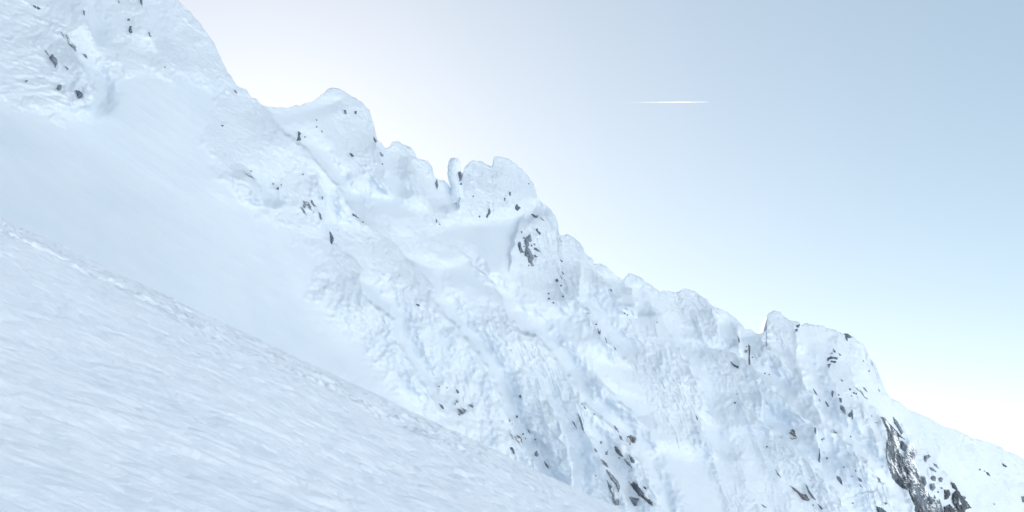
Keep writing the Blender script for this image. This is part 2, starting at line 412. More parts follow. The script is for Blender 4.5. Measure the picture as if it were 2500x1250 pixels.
def build_mountain():
    cols = np.concatenate([np.arange(-900, -30, 12.0), np.arange(-30, 2530, 2.1), np.arange(2530, 2950, 12.0)])
    nr = 430
    steep = np.abs(np.diff(np.interp(cols, SIL[:, 0], SIL[:, 1]))) / np.diff(cols) > 2.0
    cols = np.unique(np.concatenate([cols] + [np.linspace(cols[q], cols[q + 1], 6) for q in np.nonzero(steep)[0]]))
    top = sil(cols)
    bot = np.minimum(np.maximum(edge_row(cols) + 90, top + 60), 1400)
    bot = np.where(cols > 2600, top + 150, bot)
    Ls = np.interp(cols, BASE[:, 0], BASE[:, 1]) + 120
    bot = np.maximum(bot, Ls + 60)
    n1 = 100
    t1 = np.linspace(0, 1, n1, endpoint=False)[:, None] ** 1.1; t2 = np.linspace(0, 1, nr - n1)[:, None]
    px = np.broadcast_to(cols, (nr, len(cols)))
    py = np.vstack([top[None] + t1 * (Ls - top)[None], Ls[None] + t2 * (bot - Ls)[None]])
    Yg, rg = mountain_Y(px, py, want_rough=True)
    co = to_world(px, py, Yg)
    crest = co[0]
    # the hidden far side and the foot
    steps = [(6, 1.2), (14, 6), (30, 22), (70, 70), (160, 190), (320, 330)]
    back = []
    for dy, dz in steps:
        p = crest.copy(); p[:, 1] += dy; p[:, 2] = np.minimum(p[:, 2] - dz, p[:, 2] - dz)
        back.append(p)
    foot = co[-1].copy(); foot[:, 2] -= 260
    allv = np.concatenate([np.stack(back[::-1]), co, foot[None]], 0)
    n_r, n_c = allv.shape[:2]
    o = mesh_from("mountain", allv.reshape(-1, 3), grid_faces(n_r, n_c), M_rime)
    at = o.data.attributes.new("rime", 'FLOAT', 'POINT')
    rv = np.concatenate([np.full((len(steps), n_c), 0.5), rg, np.zeros((1, n_c))], 0)
    at.data.foreach_set("value", np.clip(0.22 + 0.78 * rv, 0, 1).astype(np.float32).ravel())
    tag(o, "steep rime and snow covered mountain ridge falling away to the right", kind="structure")
    return o
build_mountain()

# ------------------------------------------------------------------ the near snow slope
def slope_z(x, y, want_lip_shade=False):
    z = -1.7 - 0.4706 * x + 0.0212 * y
    far = sstep(4, 40, y)
    lip = sstep(40, 50, y) * sstep(90, 70, y)
    left = sstep(6, -4, x)
    w = 0.5 * perlin(x / 3.0, y / 3.0, 51)
    u = (x * 0.98 - y * 0.17) + w; t = (x * 0.17 + y * 0.98) + w      # wind direction
    z = z + 0.11 * perlin(u / 3.4, t / 3.4, 52) + 0.060 * perlin(u / 1.35, t / 1.3, 53)
    z = z + 0.038 * billow(u / 0.66, t / 0.62, 54) + 0.020 * perlin(u / 0.31, t / 0.29, 55)
    z = z + 0.010 * billow(u / 0.16, t / 0.15, 56) + 0.004 * perlin(u / 0.08, t / 0.08, 50)
    z = z + far * (0.08 * perlin(u / 3.2, t / 6.0, 57) + 0.03 * billow(x / 0.8, y / 2.0, 49))
    base = -1.7 - 0.4706 * x + 0.0212 * y
    z = base + (z - base) * (0.70 + 0.20 * sstep(8, 40, y))
    # broken, trodden strip along the far lip
    pat = 0.35 + 0.9 * sstep(-0.3, 0.4, perlin(x / 7.0, y / 9.0, 62))
    z = z + lip * left * pat * (0.13 * billow(x / 2.3 + .4 * w, y / 3.2, 58) + 0.10 * perlin(x / 0.9, y / 1.3, 59) + 0.08 * billow(x / 0.42, y / 0.7, 48))
    crack = 53 + 2.5 * perlin(x / 9.0, x * 0 + .5, 60) + 0.8 * perlin(x / 2.1, x * 0 + .2, 47)
    br = sstep(-0.05, 0.3, perlin(x / 5.0, x * 0 + 4.5, 61)) * sstep(-3, -13, x)
    z = z - br * 0.9 * np.exp(-((y - crack) / 0.4) ** 2) + br * 0.10 * sstep(0.3, 1.2, y - crack) * np.exp(-((y - crack) / 3.0) ** 2)
    z = z - 0.02 * np.clip(y - 80, 0, 100) ** 1.7
    if want_lip_shade:
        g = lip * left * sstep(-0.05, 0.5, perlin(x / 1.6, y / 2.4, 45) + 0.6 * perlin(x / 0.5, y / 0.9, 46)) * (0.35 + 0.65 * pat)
        return z, g + 0.8 * br * np.exp(-((y - crack) / 0.6) ** 2)  # crack shade painted into the colour as well
    return z

def build_slope():
    a = np.concatenate([np.linspace(-1.0, -0.52, 60, endpoint=False), np.linspace(-0.52, 0.22, 880), np.linspace(0.22, 0.9, 61)[1:]])
    y = np.exp(np.linspace(math.log(1.2), math.log(150), 1150))
    A, Yg = np.meshgrid(a, y)
    X = A * Yg
    Zs, lip_shade = slope_z(X, Yg, True)
    co = np.stack([X, Yg, Zs], -1).reshape(-1, 3)
    f = grid_faces(1150, len(a), 0, True)
    xb = np.linspace(-60, 60, 60); yb = np.linspace(-60, 3.0, 40)      # the slope goes on behind the camera
    XB, YB = np.meshgrid(xb, yb)
    cb = np.stack([XB, YB, -1.95 - 0.4706 * XB + 0.0212 * YB], -1).reshape(-1, 3)
    fb = grid_faces(40, 60, len(co), True)
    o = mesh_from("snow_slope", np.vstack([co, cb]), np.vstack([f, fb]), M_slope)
    at = o.data.attributes.new("lip_shade", 'FLOAT', 'POINT')
    at.data.foreach_set("value", np.concatenate([np.clip(lip_shade, 0, 1).ravel(), np.zeros(len(cb))]).astype(np.float32))
    tag(o, "wind packed snow slope in the foreground falling to the right", kind="structure")
build_slope()

# ------------------------------------------------------------------ the thin pinnacle standing in the notch
def build_pinnacle():
    rows = np.array([(385, 1108, 1109), (386, 1103, 1114), (389, 1099, 1119.5), (394, 1096.5, 1123), (402, 1094.5, 1124.5), (415, 1094, 1124.5), (425, 1093, 1126),
                     (432, 1094, 1126), (440, 1096, 1126), (448, 1098, 1127), (456, 1102, 1129), (466, 1100, 1131), (480, 1098, 1134), (500, 1095, 1138)], float)
    r = np.linspace(385, 500, 70); n = 48
    lft = np.interp(r, rows[:, 0], rows[:, 1]); rgt = np.interp(r, rows[:, 0], rows[:, 2])
    lft -= 1.2
    lft += 0.9 * perlin(r / 5.0, r * 0 + .4, 71); rgt += 0.7 * perlin(r / 6.0, r * 0 + .9, 72)
    lft[0] = rgt[0] = 1108.5
    Yc = float(mountain_Y(np.array([1112.0]), np.array([490.0]))[0]) + 0.9
    ph = np.linspace(0, 2 * math.pi, n, endpoint=False)
    c = (lft + rgt) / 2; w = np.maximum((rgt - lft) / 2, 0.02)
    P, Rr = np.meshgrid(ph, r)
    px = c[:, None] + w[:, None] * np.cos(P)
    dep = (w[:, None] / FPX * Yc) * np.sin(P) * 0.95
    dep = dep + 0.10 * perlin(P * 3.0, Rr / 6.0, 73) * (w[:, None] > 2) + 0.10 * billow(np.cos(P) * 2.5, Rr / 3.5, 74) * (w[:, None] > 2)
    x = (px - 1250) / FPX * Yc; z = (HZ - Rr) / FPX * Yc + 0 * P
    co = np.stack([x, Yc + dep, z], -1).reshape(-1, 3)
    f = []
    for i in range(len(r) - 1):
        for j in range(n):
            f.append((i * n + j, (i + 1) * n + j, (i + 1) * n + (j + 1) % n, i * n + (j + 1) % n))
    o = mesh_from("ice_pinnacle", co, np.array(f)[:, ::-1], M_pin)
    tag(o, "thin free standing rime covered pinnacle in the narrow notch of the ridge", "pinnacle")
    return o, Yc
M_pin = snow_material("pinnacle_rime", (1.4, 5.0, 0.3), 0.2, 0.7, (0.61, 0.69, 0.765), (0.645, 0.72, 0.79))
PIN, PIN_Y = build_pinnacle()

# ------------------------------------------------------------------ rocks showing through the snow
Z = {"a": (0, 0), "b": (600, 180), "c": (1000, 360), "d": (500, 400), "e": (640, 720), "f": (1100, 930), "g": (1200, 620), "h": (1640, 720), "i": (1860, 930)}
def PLURAL(label):
    head = " ".join(label.split()[:6])
    return any(w in head for w in ("specks", "crumbs", "flecks", "slivers", "bits", "two ", "string", "dark rocks"))
def dot(x, y, r=7):
    r *= 0.85
    return [(x - r, y - r * .8), (x + r * .5, y - r), (x + r, y + r * .3), (x + r * .2, y + r), (x - r * .8, y + r * .5)]
def rock(zone, polys, mat, label, cat="rock", name="rock_outcrop", rise=1.0, wall=None):
    if len(polys) > 1 and label.split()[0] in ("two", "pair", "string", "specks", "scatter", "cluster", "row", "scattered", "dark", "grey", "faint", "small", "broken", "little") and label.split("s ")[0] != label and PLURAL(label):
        for pl in polys:
            rock(zone, [pl], mat, "one of the " + label, cat, name, rise)
        return
    ox, oy = Z[zone]
    V = []; F = []; n0 = 0
    for q, pl in enumerate(polys):
        pts = np.array(pl, float) * 0.256 + np.array([ox, oy])
        lo = pts.min(0) - 3.0; hi = pts.max(0) + 3.0
        size = max(hi - lo)
        st = 0.5 if size < 30 else (0.75 if size < 60 else 1.2)
        gx = np.arange(lo[0], hi[0] + st, st); gy = np.arange(lo[1], hi[1] + st, st)
        px, py = np.meshgrid(gx, gy)
        jag = 1.0 * perlin(px / 4.5, py / 4.5, 81 + q) + 0.8 * perlin(px / 1.9, py / 1.9, 82 + q)
        sd = sdf(px, py, pts)
        big = sd.max()
        e = sd + np.clip(big / 4.0, 0.35, 1.2) * jag + 0.05
        Y = mountain_Y(px, py, fine=False) if wall is None else np.full(px.shape, wall)
        x = (px - 1250) / FPX * Y; z = (HZ - py) / FPX * Y
        facet = np.abs(perlin((x + .5 * z) / 1.5, z / 3.2, 83)) * 0.9 + np.abs(perlin((x + .5 * z) / 0.6, z / 1.1, 84)) * 0.45 + 0.25 * perlin((x + .6 * z) / .3, z / .5, 85)
        up = np.clip(e, 0, None)
        off = np.where(e > 0, 0.22 + 0.16 * np.minimum(up, 5.0) * rise + np.minimum(up / 3.0, 1.0) * (facet - 0.25) * rise, 0.45 * e + 0.22 )
        off = np.maximum(off, -0.9)
        co = to_world(px, py, Y - off).reshape(-1, 3)
        r_, c_ = px.shape
        f = grid_faces(r_, c_)
        keep = (e.ravel()[f] > -1.6).any(1)
        f = f[keep]
        if not len(f): continue
        used = np.unique(f); mp = np.full(len(co), -1); mp[used] = np.arange(len(used))
        V.append(co[used]); F.append(mp[f] + n0); n0 += len(used)
    o = mesh_from(name, np.vstack(V), np.vstack(F), mat, smooth=False)
    assert 4 <= len(label.split()) <= 16, label
    tag(o, label, cat, "rocks showing through the snow of the ridge")
    return o
G, D, B, K, N = M_grey, M_dark, M_brown, M_cliff, M_black
# --- wall in the upper left corner
rock("a", [[(318, 48), (345, 62), (340, 78), (322, 62)], [(358, 62), (385, 78), (375, 88), (355, 78)]], G, "pair of tiny grey slivers of rock near the top left corner")
rock("a", [[(628, 330), (645, 338), (670, 400), (718, 440), (728, 492), (705, 470), (668, 430), (648, 395)], [(578, 300), (592, 315), (622, 365), (612, 358)]], G, "long slanting grey rock streak on the upper left wall")
rock("a", [[(790, 512), (820, 522), (835, 558), (815, 545)]], G, "small hooked grey rock right below the long slanting streak")
rock("a", [[(470, 545), (500, 515), (515, 535), (540, 560), (548, 600), (535, 625), (525, 645), (522, 615), (495, 585)], [(430, 480), (440, 485), (468, 530), (455, 520)]], G, "broad grey rock patch, largest bare one on the upper left wall")
rock("a", [[(618, 632), (632, 636), (650, 650), (652, 668)]], G, "thin sliver of rock between the broad grey patch and the snow chute")
rock("a", [[(538, 840), (555, 812), (588, 808), (585, 850), (560, 860)]], G, "knobbly grey rock at the foot of the upper left wall, left of the dark wedge")
rock("a", [[(718, 858), (760, 872), (788, 895), (785, 918), (750, 938), (735, 900)]], D, "dark wedge shaped rock lowest on the upper left wall")
rock("a", [[(1238, 250), (1255, 252), (1250, 275), (1262, 308), (1235, 312), (1228, 290)]], D, "near black upright rock high on the wall with a blue streak under it")
rock("a", [[(1215, 185), (1235, 175), (1238, 192), (1215, 196)]], G, "tiny grey rock just above the near black upright rock")
rock("a", [[(1335, -10), (1358, -10), (1355, 45), (1342, 30)]], D, "narrow dark rock cut off by the top edge of the picture")
rock("a", [[(1130, 0), (1140, 5), (1138, 32), (1130, 20)]], G, "faint thin rock streak at the top edge left of the narrow dark rock")
rock("a", [[(1415, 305), (1430, 315), (1432, 335), (1445, 350), (1430, 348), (1420, 325)]], G, "small crooked rock right of the near black upright rock")
rock("a", [[(795, 100), (812, 105), (805, 150), (797, 135)]], G, "small pale rock fleck high on the wall above the long slanting streak")
rock("a", [[(240, 770), (266, 765), (255, 784), (244, 784)]], G, "tiny rock fleck far left on the lower part of the wall")
rock("a", [dot(1575, 640, 8)], G, "single tiny rock dot in the snow bay below the high wall")
rock("a", [[(2232, 858), (2250, 865), (2262, 890), (2248, 882)]], G, "small rock on the skyline shoulder left of the domed summit")
rock("a", [[(2110, 1192), (2135, 1197), (2120, 1207)]], D, "tiny dark rock alone on the snow under the skyline shoulder")
# --- domed summit
rock("b", [[(936, 343), (955, 350), (960, 382), (945, 380)]], D, "left one of two small dark rocks under the domed summit")
rock("b", [[(1040, 360), (1056, 356), (1054, 382), (1040, 382)]], D, "right one of two small dark rocks under the domed summit")
rock("b", [[(505, 550), (530, 570), (515, 590), (527, 635), (485, 638), (500, 600), (500, 575)], dot(565, 603, 6)], D, "dark fir shaped rock at the foot of the domed summit")
rock("b", [dot(676, 442, 7), dot(676, 508, 8)], G, "two rock specks on the left flank of the domed summit")
rock("b", [[(720, 540), (728, 545), (734, 560), (726, 556)]], G, "tiny rock speck below the two specks of the domed summit")
rock("b", [[(1220, 598), (1235, 625), (1250, 645), (1240, 657), (1220, 632)]], B, "brownish rock on the steep right edge of the domed summit")
rock("b", [[(1278, 748), (1310, 765), (1315, 788), (1290, 788)]], G, "grey rock in the dip right of the domed summit")
rock("b", [[(993, 756), (1015, 765), (1032, 787), (1010, 787)]], D, "small winged dark rock in the middle of the dome's face")
rock("b", [[(295, 1090), (310, 1078), (314, 1106), (298, 1102)], dot(262, 1050, 7), dot(338, 1060, 6)], D, "little cluster of three dark specks on the rib below the saddle")
rock("b", [[(1808, 1040), (1825, 1010), (1837, 1060), (1825, 1100)]], G, "faint grey rock on the ridge just left of the notch")
rock("b", [dot(1302, 862, 6)], D, "lone dark speck below the dip beside the domed summit")
# --- middle rib with ice streaks
rock("d", [[(380, 75), (400, 80), (435, 110), (470, 140), (455, 138), (415, 115)], dot(443, 70, 7)], G, "thin slanting rock band on the rib above the smooth snow bowl")
rock("d", [[(940, 345), (950, 360), (985, 365), (1010, 405), (1017, 442), (1000, 430), (985, 395), (965, 400), (950, 420), (938, 405), (950, 380)]], G, "forked grey rock on the middle rib")
rock("d", [[(918, 413), (940, 425), (965, 470), (972, 487), (945, 462)]], G, "slim grey rock just under the forked rock")
rock("d", [[(1016, 346), (1027, 350), (1037, 380), (1058, 405), (1035, 398), (1016, 370)]], G, "curved rock sliver touching the forked rock on its right")
rock("d", [[(1086, 460), (1105, 475), (1114, 532), (1102, 527)]], D, "narrow dark rock beside the blue ice gully of the middle rib")
rock("d", [[(1188, 638), (1205, 660), (1227, 705), (1227, 732), (1210, 770), (1200, 740), (1198, 700)]], D, "dark spearhead of rock at the lower tip of the middle rib")
rock("d", [[(1116, 308), (1128, 315), (1124, 338)]], D, "tiny dark rock in the blue ice gully")
rock("d", [[(1408, 473), (1435, 488), (1472, 520), (1440, 507), (1413, 494)], dot(1508, 555, 7)], D, "thin dark crack of rock at the edge of the shaded snow hollow")
rock("d", [dot(938, 100, 7)], G, "lone grey speck at the top of the middle rib")
# --- the pinnacle and the double tower
pr = rock("b", [[(2023, 933), (2042, 935), (2062, 965), (2052, 1010), (2042, 1028), (2036, 990), (2023, 960)], dot(2048, 1052, 7)], D, "dark rock in the cleft between the thin pinnacle and the twin tower", wall=PIN_Y - 0.9)
rock("c", [[(1022, 538), (1038, 560), (1057, 578), (1030, 604), (1006, 587), (1010, 560)]], D, "dark diamond shaped rock at the base of the twin tower")
rock("c", [[(758, 583), (772, 605), (768, 632), (750, 648), (742, 670), (733, 662), (750, 620)]], D, "upright dark rock left at the base of the twin tower")
rock("c", [dot(668, 660, 8)], D, "small speck left of the upright rock at the tower's base")
rock("c", [[(953, 425), (965, 428), (962, 462), (953, 455)]], G, "pale grey fleck on the face of the twin tower")
rock("c", [dot(908, 488, 8), dot(904, 504, 5)], D, "two close specks left of the diamond shaped rock")
rock("c", [dot(1137, 345, 6)], G, "tiny speck near the right edge of the twin tower")
rock("c", [[(253, 683), (262, 700), (256, 718)], dot(288, 735, 5)], D, "thin dark rock far below the notch")
rock("c", [dot(608, 465, 7)], G, "grey speck on the left part of the twin tower")
# --- the rocky shoulder under the tower
rock("c", [[(1158, 633), (1185, 640), (1205, 655), (1227, 645), (1217, 670), (1195, 670), (1175, 652)]], D, "v shaped dark rock high on the rocky shoulder")
rock("c", [[(1245, 660), (1262, 680), (1290, 702), (1258, 684)]], D, "thin dark line of rock right of the v shaped rock")
rock("c", [[(1203, 780), (1220, 773), (1227, 795), (1252, 815), (1242, 834), (1220, 812)]], D, "dark rock lump above and right of the big bare patch")
rock("c", [[(1063, 800), (1076, 803), (1070, 820)]], D, "small speck above the left end of the big bare patch")
rock("c", [[(1078, 862), (1110, 842), (1118, 862), (1148, 826), (1158, 845), (1162, 905), (1135, 890), (1140, 935), (1125, 950), (1145, 970), (1165, 1010), (1187, 1050), (1170, 1090), (1187, 1127), (1165, 1130), (1150, 1100), (1128, 1092), (1130, 1050), (1098, 1032), (1100, 980), (1110, 940), (1095, 905), (1100, 875)]], G, "big bare grey rock patch in the middle of the ridge")
rock("c", [[(1036, 908), (1055, 900), (1064, 945), (1077, 980), (1062, 1007), (1045, 980), (1034, 935)]], D, "dark rock fin along the left side of the big bare patch")
rock("c", [[(1188, 953), (1215, 965), (1248, 998), (1215, 987), (1193, 975)], dot(1192, 925, 9), dot(1165, 935, 8)], D, "broken dark rock bits right of the big bare patch")
rock("c", [[(1188, 1025), (1200, 1030), (1217, 1042), (1200, 1044), (1190, 1040)]], D, "small rock low on the right side of the big bare patch")
rock("c", [dot(1080, 998, 9), dot(1092, 945, 7)], D, "two crumbs of rock between the dark fin and the big bare patch")
rock("c", [dot(1137, 1126, 6)], D, "tiny crumb under the lower end of the big bare patch")
rock("c", [[(1430, 873), (1454, 888), (1445, 896)]], D, "small dark rock under the rounded knob right of the shoulder")
rock("c", [[(1438, 1068), (1460, 1088), (1450, 1092)]], D, "small slanting rock midway down the shoulder's right flank")
rock("g", [[(613, 243), (628, 236), (640, 255), (630, 270), (616, 264)]], D, "round dark rock among the specks below the shoulder")
rock("g", [[(672, 165), (692, 190), (682, 197)], [(658, 208), (674, 240), (664, 232)]], D, "two thin dark rocks above the round dark rock")
rock("g", [dot(664, 302, 10)], D, "speck just below and right of the round dark rock")
rock("g", [dot(682, 405, 9)], D, "lowest speck on the right side of the speckled hollow")
rock("g", [dot(545, 378, 8), dot(549, 426, 9)], D, "two specks one above the other left in the speckled hollow")
rock("g", [dot(592, 467, 8)], D, "speck at the bottom of the speckled hollow")
rock("g", [[(824, 452), (830, 460), (832, 475), (826, 472)]], D, "tiny dark rock where the crest below the shoulder bends")
# --- ribs right of the middle
rock("g", [[(1016, 710), (1030, 718), (1042, 745), (1030, 770), (1016, 745)]], D, "dark leaf shaped rock on the diagonal crest in the middle right")
rock("g", [dot(998, 672, 7), dot(922, 565, 6)], D, "specks on the crest above the dark leaf shaped rock")
rock("g", [[(1078, 788), (1097, 825), (1100, 847), (1085, 817)]], D, "thin rock below the leaf shaped rock on the diagonal crest")
rock("g", [[(1168, 880), (1190, 914), (1178, 910)]], D, "last small rock down the diagonal crest")
rock("g", [[(1136, 333), (1152, 355), (1140, 352)]], D, "small rock under the fourth skyline hump")
rock("g", [dot(1270, 567, 7), dot(1297, 582, 6)], D, "two neighbouring specks in the snow right of the shoulder")
rock("g", [dot(1578, 655, 6)], G, "lone speck on the white face below the skyline humps")
# --- near foot of the ribs by the snow slope
rock("e", [[(1466, 87), (1490, 89), (1504, 105), (1485, 104)]], D, "small dark chip of rock alone on the white rib")
rock("e", [[(1850, 898), (1872, 913), (1880, 938), (1862, 937)]], G, "grey rock, topmost of the cluster above the snow slope")
rock("e", [[(1850, 1004), (1872, 998), (1872, 1027), (1858, 1024)]], G, "small triangular rock in the middle of the cluster above the slope")
rock("e", [[(1833, 1040), (1845, 1029), (1843, 1053)]], G, "tiny rock left of the triangular rock in the cluster")
rock("e", [[(1973, 1044), (2000, 1044), (2014, 1065), (2006, 1076), (1990, 1062)]], G, "arched rock at the right of the cluster above the slope")
rock("e", [[(1866, 1082), (1905, 1077), (1947, 1098), (1942, 1119), (1912, 1140), (1893, 1121)], [(1870, 1134), (1895, 1142), (1885, 1147)]], G, "smooth rounded grey boulder, biggest of the cluster above the slope", "boulder", "boulder", 1.3)
rock("e", [[(1688, 1038), (1720, 1055), (1734, 1087), (1715, 1082)]], D, "dark pointed rock left of the rounded boulder")
rock("e", [dot(1688, 872, 8), dot(1765, 887, 6)], G, "two faint specks up and left of the boulder cluster")
rock("e", [[(2448, 957), (2467, 957), (2470, 981), (2452, 977)]], D, "small dark rock high on the second rib above the slope")
rock("e", [[(2420, 1147), (2442, 1147), (2436, 1172), (2425, 1167)]], G, "small grey rock midway down the second rib above the slope")
rock("f", [[(557, 368), (565, 378), (563, 390)], dot(590, 412, 7)], G, "faint flecks on the left edge of the second rib")
rock("f", [[(568, 495), (600, 525), (620, 513), (660, 528), (678, 560), (682, 614), (655, 592), (630, 567), (595, 547)]], K, "ragged mottled rock on the crest near the snow slope's edge")
rock("f", [[(570, 633), (590, 633), (607, 665), (613, 698), (598, 692), (588, 660), (573, 650)]], D, "black crooked rock below the ragged mottled rock")
rock("f", [[(733, 463), (755, 485), (754, 498)]], D, "thin dark rock up and right of the ragged mottled rock")
rock("f", [dot(692, 507, 9)], G, "rounded speck just above the ragged mottled rock")
rock("f", [dot(808, 560, 8), dot(716, 550, 6)], G, "faint grey specks right of the ragged mottled rock")
rock("f", [[(806, 680), (825, 668), (837, 710), (822, 724), (806, 712)]], G, "grey upright rock midway between two ribs near the slope's edge")
rock("f", [[(893, 768), (920, 798), (936, 832), (913, 812)]], D, "slanting dark rock touching the far edge of the snow slope")
# --- rocky rib at the bottom centre
rock("f", [[(1213, 308), (1240, 350), (1257, 410), (1275, 494), (1255, 462), (1243, 410), (1228, 360)]], D, "long thin black crack in the rib at the bottom centre")
rock("f", [[(1158, 383), (1178, 398), (1204, 452), (1175, 412)]], G, "small grey rock left of the long thin black crack")
rock("f", [dot(1255, 218, 7), [(1272, 243), (1292, 266), (1282, 262)], dot(1372, 318, 6)], D, "row of dark specks along the crest above the long black crack")
rock("f", [[(1558, 423), (1590, 453), (1607, 492), (1592, 482), (1568, 450)]], D, "upper one of two dark rocks left of the brown boulder")
rock("f", [[(1601, 503), (1625, 528), (1644, 568), (1625, 557)]], D, "lower one of two dark rocks left of the brown boulder")
rock("f", [[(1678, 555), (1690, 528), (1720, 516), (1745, 528), (1770, 550), (1760, 590), (1735, 592), (1722, 572), (1720, 607), (1703, 610), (1698, 585), (1683, 577)]], B, "brown boulder with a snow patch in the hollow at bottom centre", "boulder", "boulder", 1.3)
rock("f", [[(1426, 573), (1443, 576), (1442, 597), (1430, 594)]], G, "small rock on the crest up left of the slab rocks")
rock("f", [[(1478, 673), (1500, 666), (1494, 703), (1480, 703)]], G, "short upright grey rock left of the pale slab")
rock("f", [[(1373, 638), (1390, 658), (1397, 678), (1378, 667)]], D, "small dark hook of rock on the rib's left edge")
rock("f", [[(1566, 623), (1585, 633), (1600, 658), (1625, 688), (1648, 722), (1625, 720), (1590, 692), (1568, 660)]], B, "pale grey brown slab below the brown boulder")
rock("f", [[(1703, 703), (1730, 723), (1754, 755), (1752, 787), (1725, 780), (1713, 745)]], D, "dark rounded rock right of the pale slab")
rock("f", [[(1648, 743), (1690, 753), (1714, 790), (1730, 834), (1705, 812), (1680, 787)]], G, "tapering grey rock under the dark rounded rock")
rock("f", [[(1436, 748), (1460, 763), (1490, 788), (1502, 822), (1480, 812), (1453, 787)]], D, "dark ledge at the top of the long rock band")
rock("f", [[(1483, 848), (1510, 863), (1552, 908), (1602, 968), (1620, 1020), (1602, 1055), (1575, 992), (1528, 932)]], G, "long slanting grey rock band near the bottom edge")
rock("f", [[(1490, 943), (1510, 983), (1552, 1028), (1567, 1090), (1602, 1130), (1607, 1182), (1575, 1187), (1548, 1152), (1543, 1092), (1513, 1032)]], G, "lower grey rock band touching the snow slope at the bottom")
rock("f", [[(1685, 933), (1710, 973), (1740, 963), (1780, 988), (1832, 1060), (1882, 1110), (1922, 1150), (1925, 1188), (1890, 1167), (1838, 1122), (1788, 1087), (1738, 1022)]], K, "longest speckled rock slab at the bottom centre")
rock("f", [[(1703, 1103), (1740, 1113), (1798, 1125), (1780, 1155), (1782, 1187), (1755, 1195), (1728, 1150)]], G, "anvil shaped grey rock at the very bottom centre")
rock("f", [[(1838, 1008), (1872, 1018), (1855, 1032)]], D, "small dark rock right above the longest speckled slab")
rock("f", [dot(1608, 735, 8), dot(1385, 905, 6)], G, "grey crumbs between the slab rocks and the long band")
rock("f", [[(2340, 330), (2352, 345), (2358, 378), (2348, 365)]], G, "pale fleck beside a blue hollow right of centre at the bottom")
# --- right hand tower
rock("h", [[(628, 393), (647, 420), (647, 455), (636, 440), (640, 420)]], D, "thin dark rock on the left wall of the right hand couloir")
rock("h", [[(733, 468), (749, 490), (744, 590), (750, 665), (733, 665), (736, 560)], dot(770, 595, 6)], D, "straight upright black crack left of the right hand gap")
rock("h", [[(690, 533), (722, 523), (717, 547), (693, 547)], dot(713, 493, 6)], G, "small grey block left of the straight upright crack")
rock("h", [[(563, 628), (580, 653), (615, 673), (640, 680), (632, 700), (605, 687), (576, 665)]], D, "dark curved rock with a blob at its end below the upright crack")
rock("h", [dot(889, 748, 7), dot(930, 760, 6)], D, "two dark specks under the right hand gap")
rock("h", [dot(603, 1028, 9), dot(622, 945, 5)], D, "specks in the white face below the curved rock")
rock("h", [[(1188, 290), (1222, 280), (1212, 310), (1190, 304)]], D, "dark triangular rock in the skyline notch of the right hand tower")
rock("h", [[(1178, 328), (1202, 323), (1197, 347), (1178, 354)]], D, "dark rock just under the triangular rock in the skyline notch")
rock("h", [[(1648, 376), (1680, 376), (1712, 405), (1690, 414), (1674, 402), (1677, 437), (1665, 422)]], D, "dark rock on the skyline of the right hand tower")
rock("h", [[(1543, 513), (1562, 540), (1557, 552), (1546, 540)], [(1522, 552), (1538, 558), (1528, 566)]], D, "pointed dark rock over the striped rocks of the right hand tower")
rock("h", [[(1486, 605), (1520, 588), (1582, 598), (1577, 617), (1540, 607), (1505, 614), (1488, 634)]], D, "arched dark stripe of rock on the right hand tower")
rock("h", [[(1518, 628), (1567, 633), (1562, 650), (1525, 642)]], D, "short dark stripe under the arched stripe")
rock("h", [[(1488, 663), (1517, 658), (1502, 692)]], D, "lowest dark bit of the striped rocks on the right hand tower")
rock("h", [[(1592, 555), (1618, 575), (1602, 578)]], G, "grey fleck right of the pointed dark rock")
rock("h", [[(1610, 803), (1637, 815), (1626, 823)]], D, "small dark dash below the striped rocks")
rock("h", [[(1750, 880), (1770, 893), (1792, 922), (1772, 907)]], G, "left one of three slanting grey rock strips on the right hand tower")
rock("h", [[(1793, 903), (1825, 938), (1869, 994), (1840, 977), (1803, 930)]], B, "middle and longest of three slanting rock strips on the right hand tower")
rock("h", [[(1820, 878), (1845, 888), (1867, 927), (1845, 914)]], G, "right one of three slanting grey rock strips on the right hand tower")
rock("h", [dot(1702, 900, 9), dot(1738, 935, 8), dot(1760, 942, 8), dot(1714, 964, 6)], D, "scatter of dark crumbs left of the three slanting strips")
rock("h", [[(1598, 983), (1620, 988), (1620, 1027), (1605, 1017)], dot(1592, 955, 7)], D, "dark oval rock in the fluted snow of the right hand tower")
rock("h", [[(1608, 1053), (1640, 1063), (1660, 1110), (1657, 1148), (1633, 1107), (1610, 1087)]], G, "grey tapering rock below the dark oval rock")
rock("h", [[(1683, 1145), (1710, 1116), (1707, 1162), (1690, 1162)]], D, "left half of the dark v shaped cleft in the fluted snow")
rock("h", [[(1718, 1093), (1730, 1140), (1727, 1188), (1714, 1150)]], D, "right half of the dark v shaped cleft in the fluted snow")
rock("h", [[(1463, 1013), (1485, 1033), (1502, 1070), (1485, 1062)]], G, "small slanting rock above the deep couloir")
rock("h", [[(1348, 893), (1375, 928), (1390, 957), (1365, 937)], [(1403, 990), (1418, 1012), (1408, 1008)]], D, "dark rock edge along the upper deep couloir")
rock("h", [[(1528, 913), (1544, 920), (1532, 978), (1524, 950)]], D, "thin upright dark rock above the small slanting rock")
rock("h", [[(1824, 620), (1838, 640), (1828, 636)], dot(1884, 727, 7)], G, "faint flecks near the right edge of the right hand tower")
rock("h", [[(1970, 895), (1985, 915), (1978, 922)]], G, "bluish fleck low on the right edge of the right hand tower")
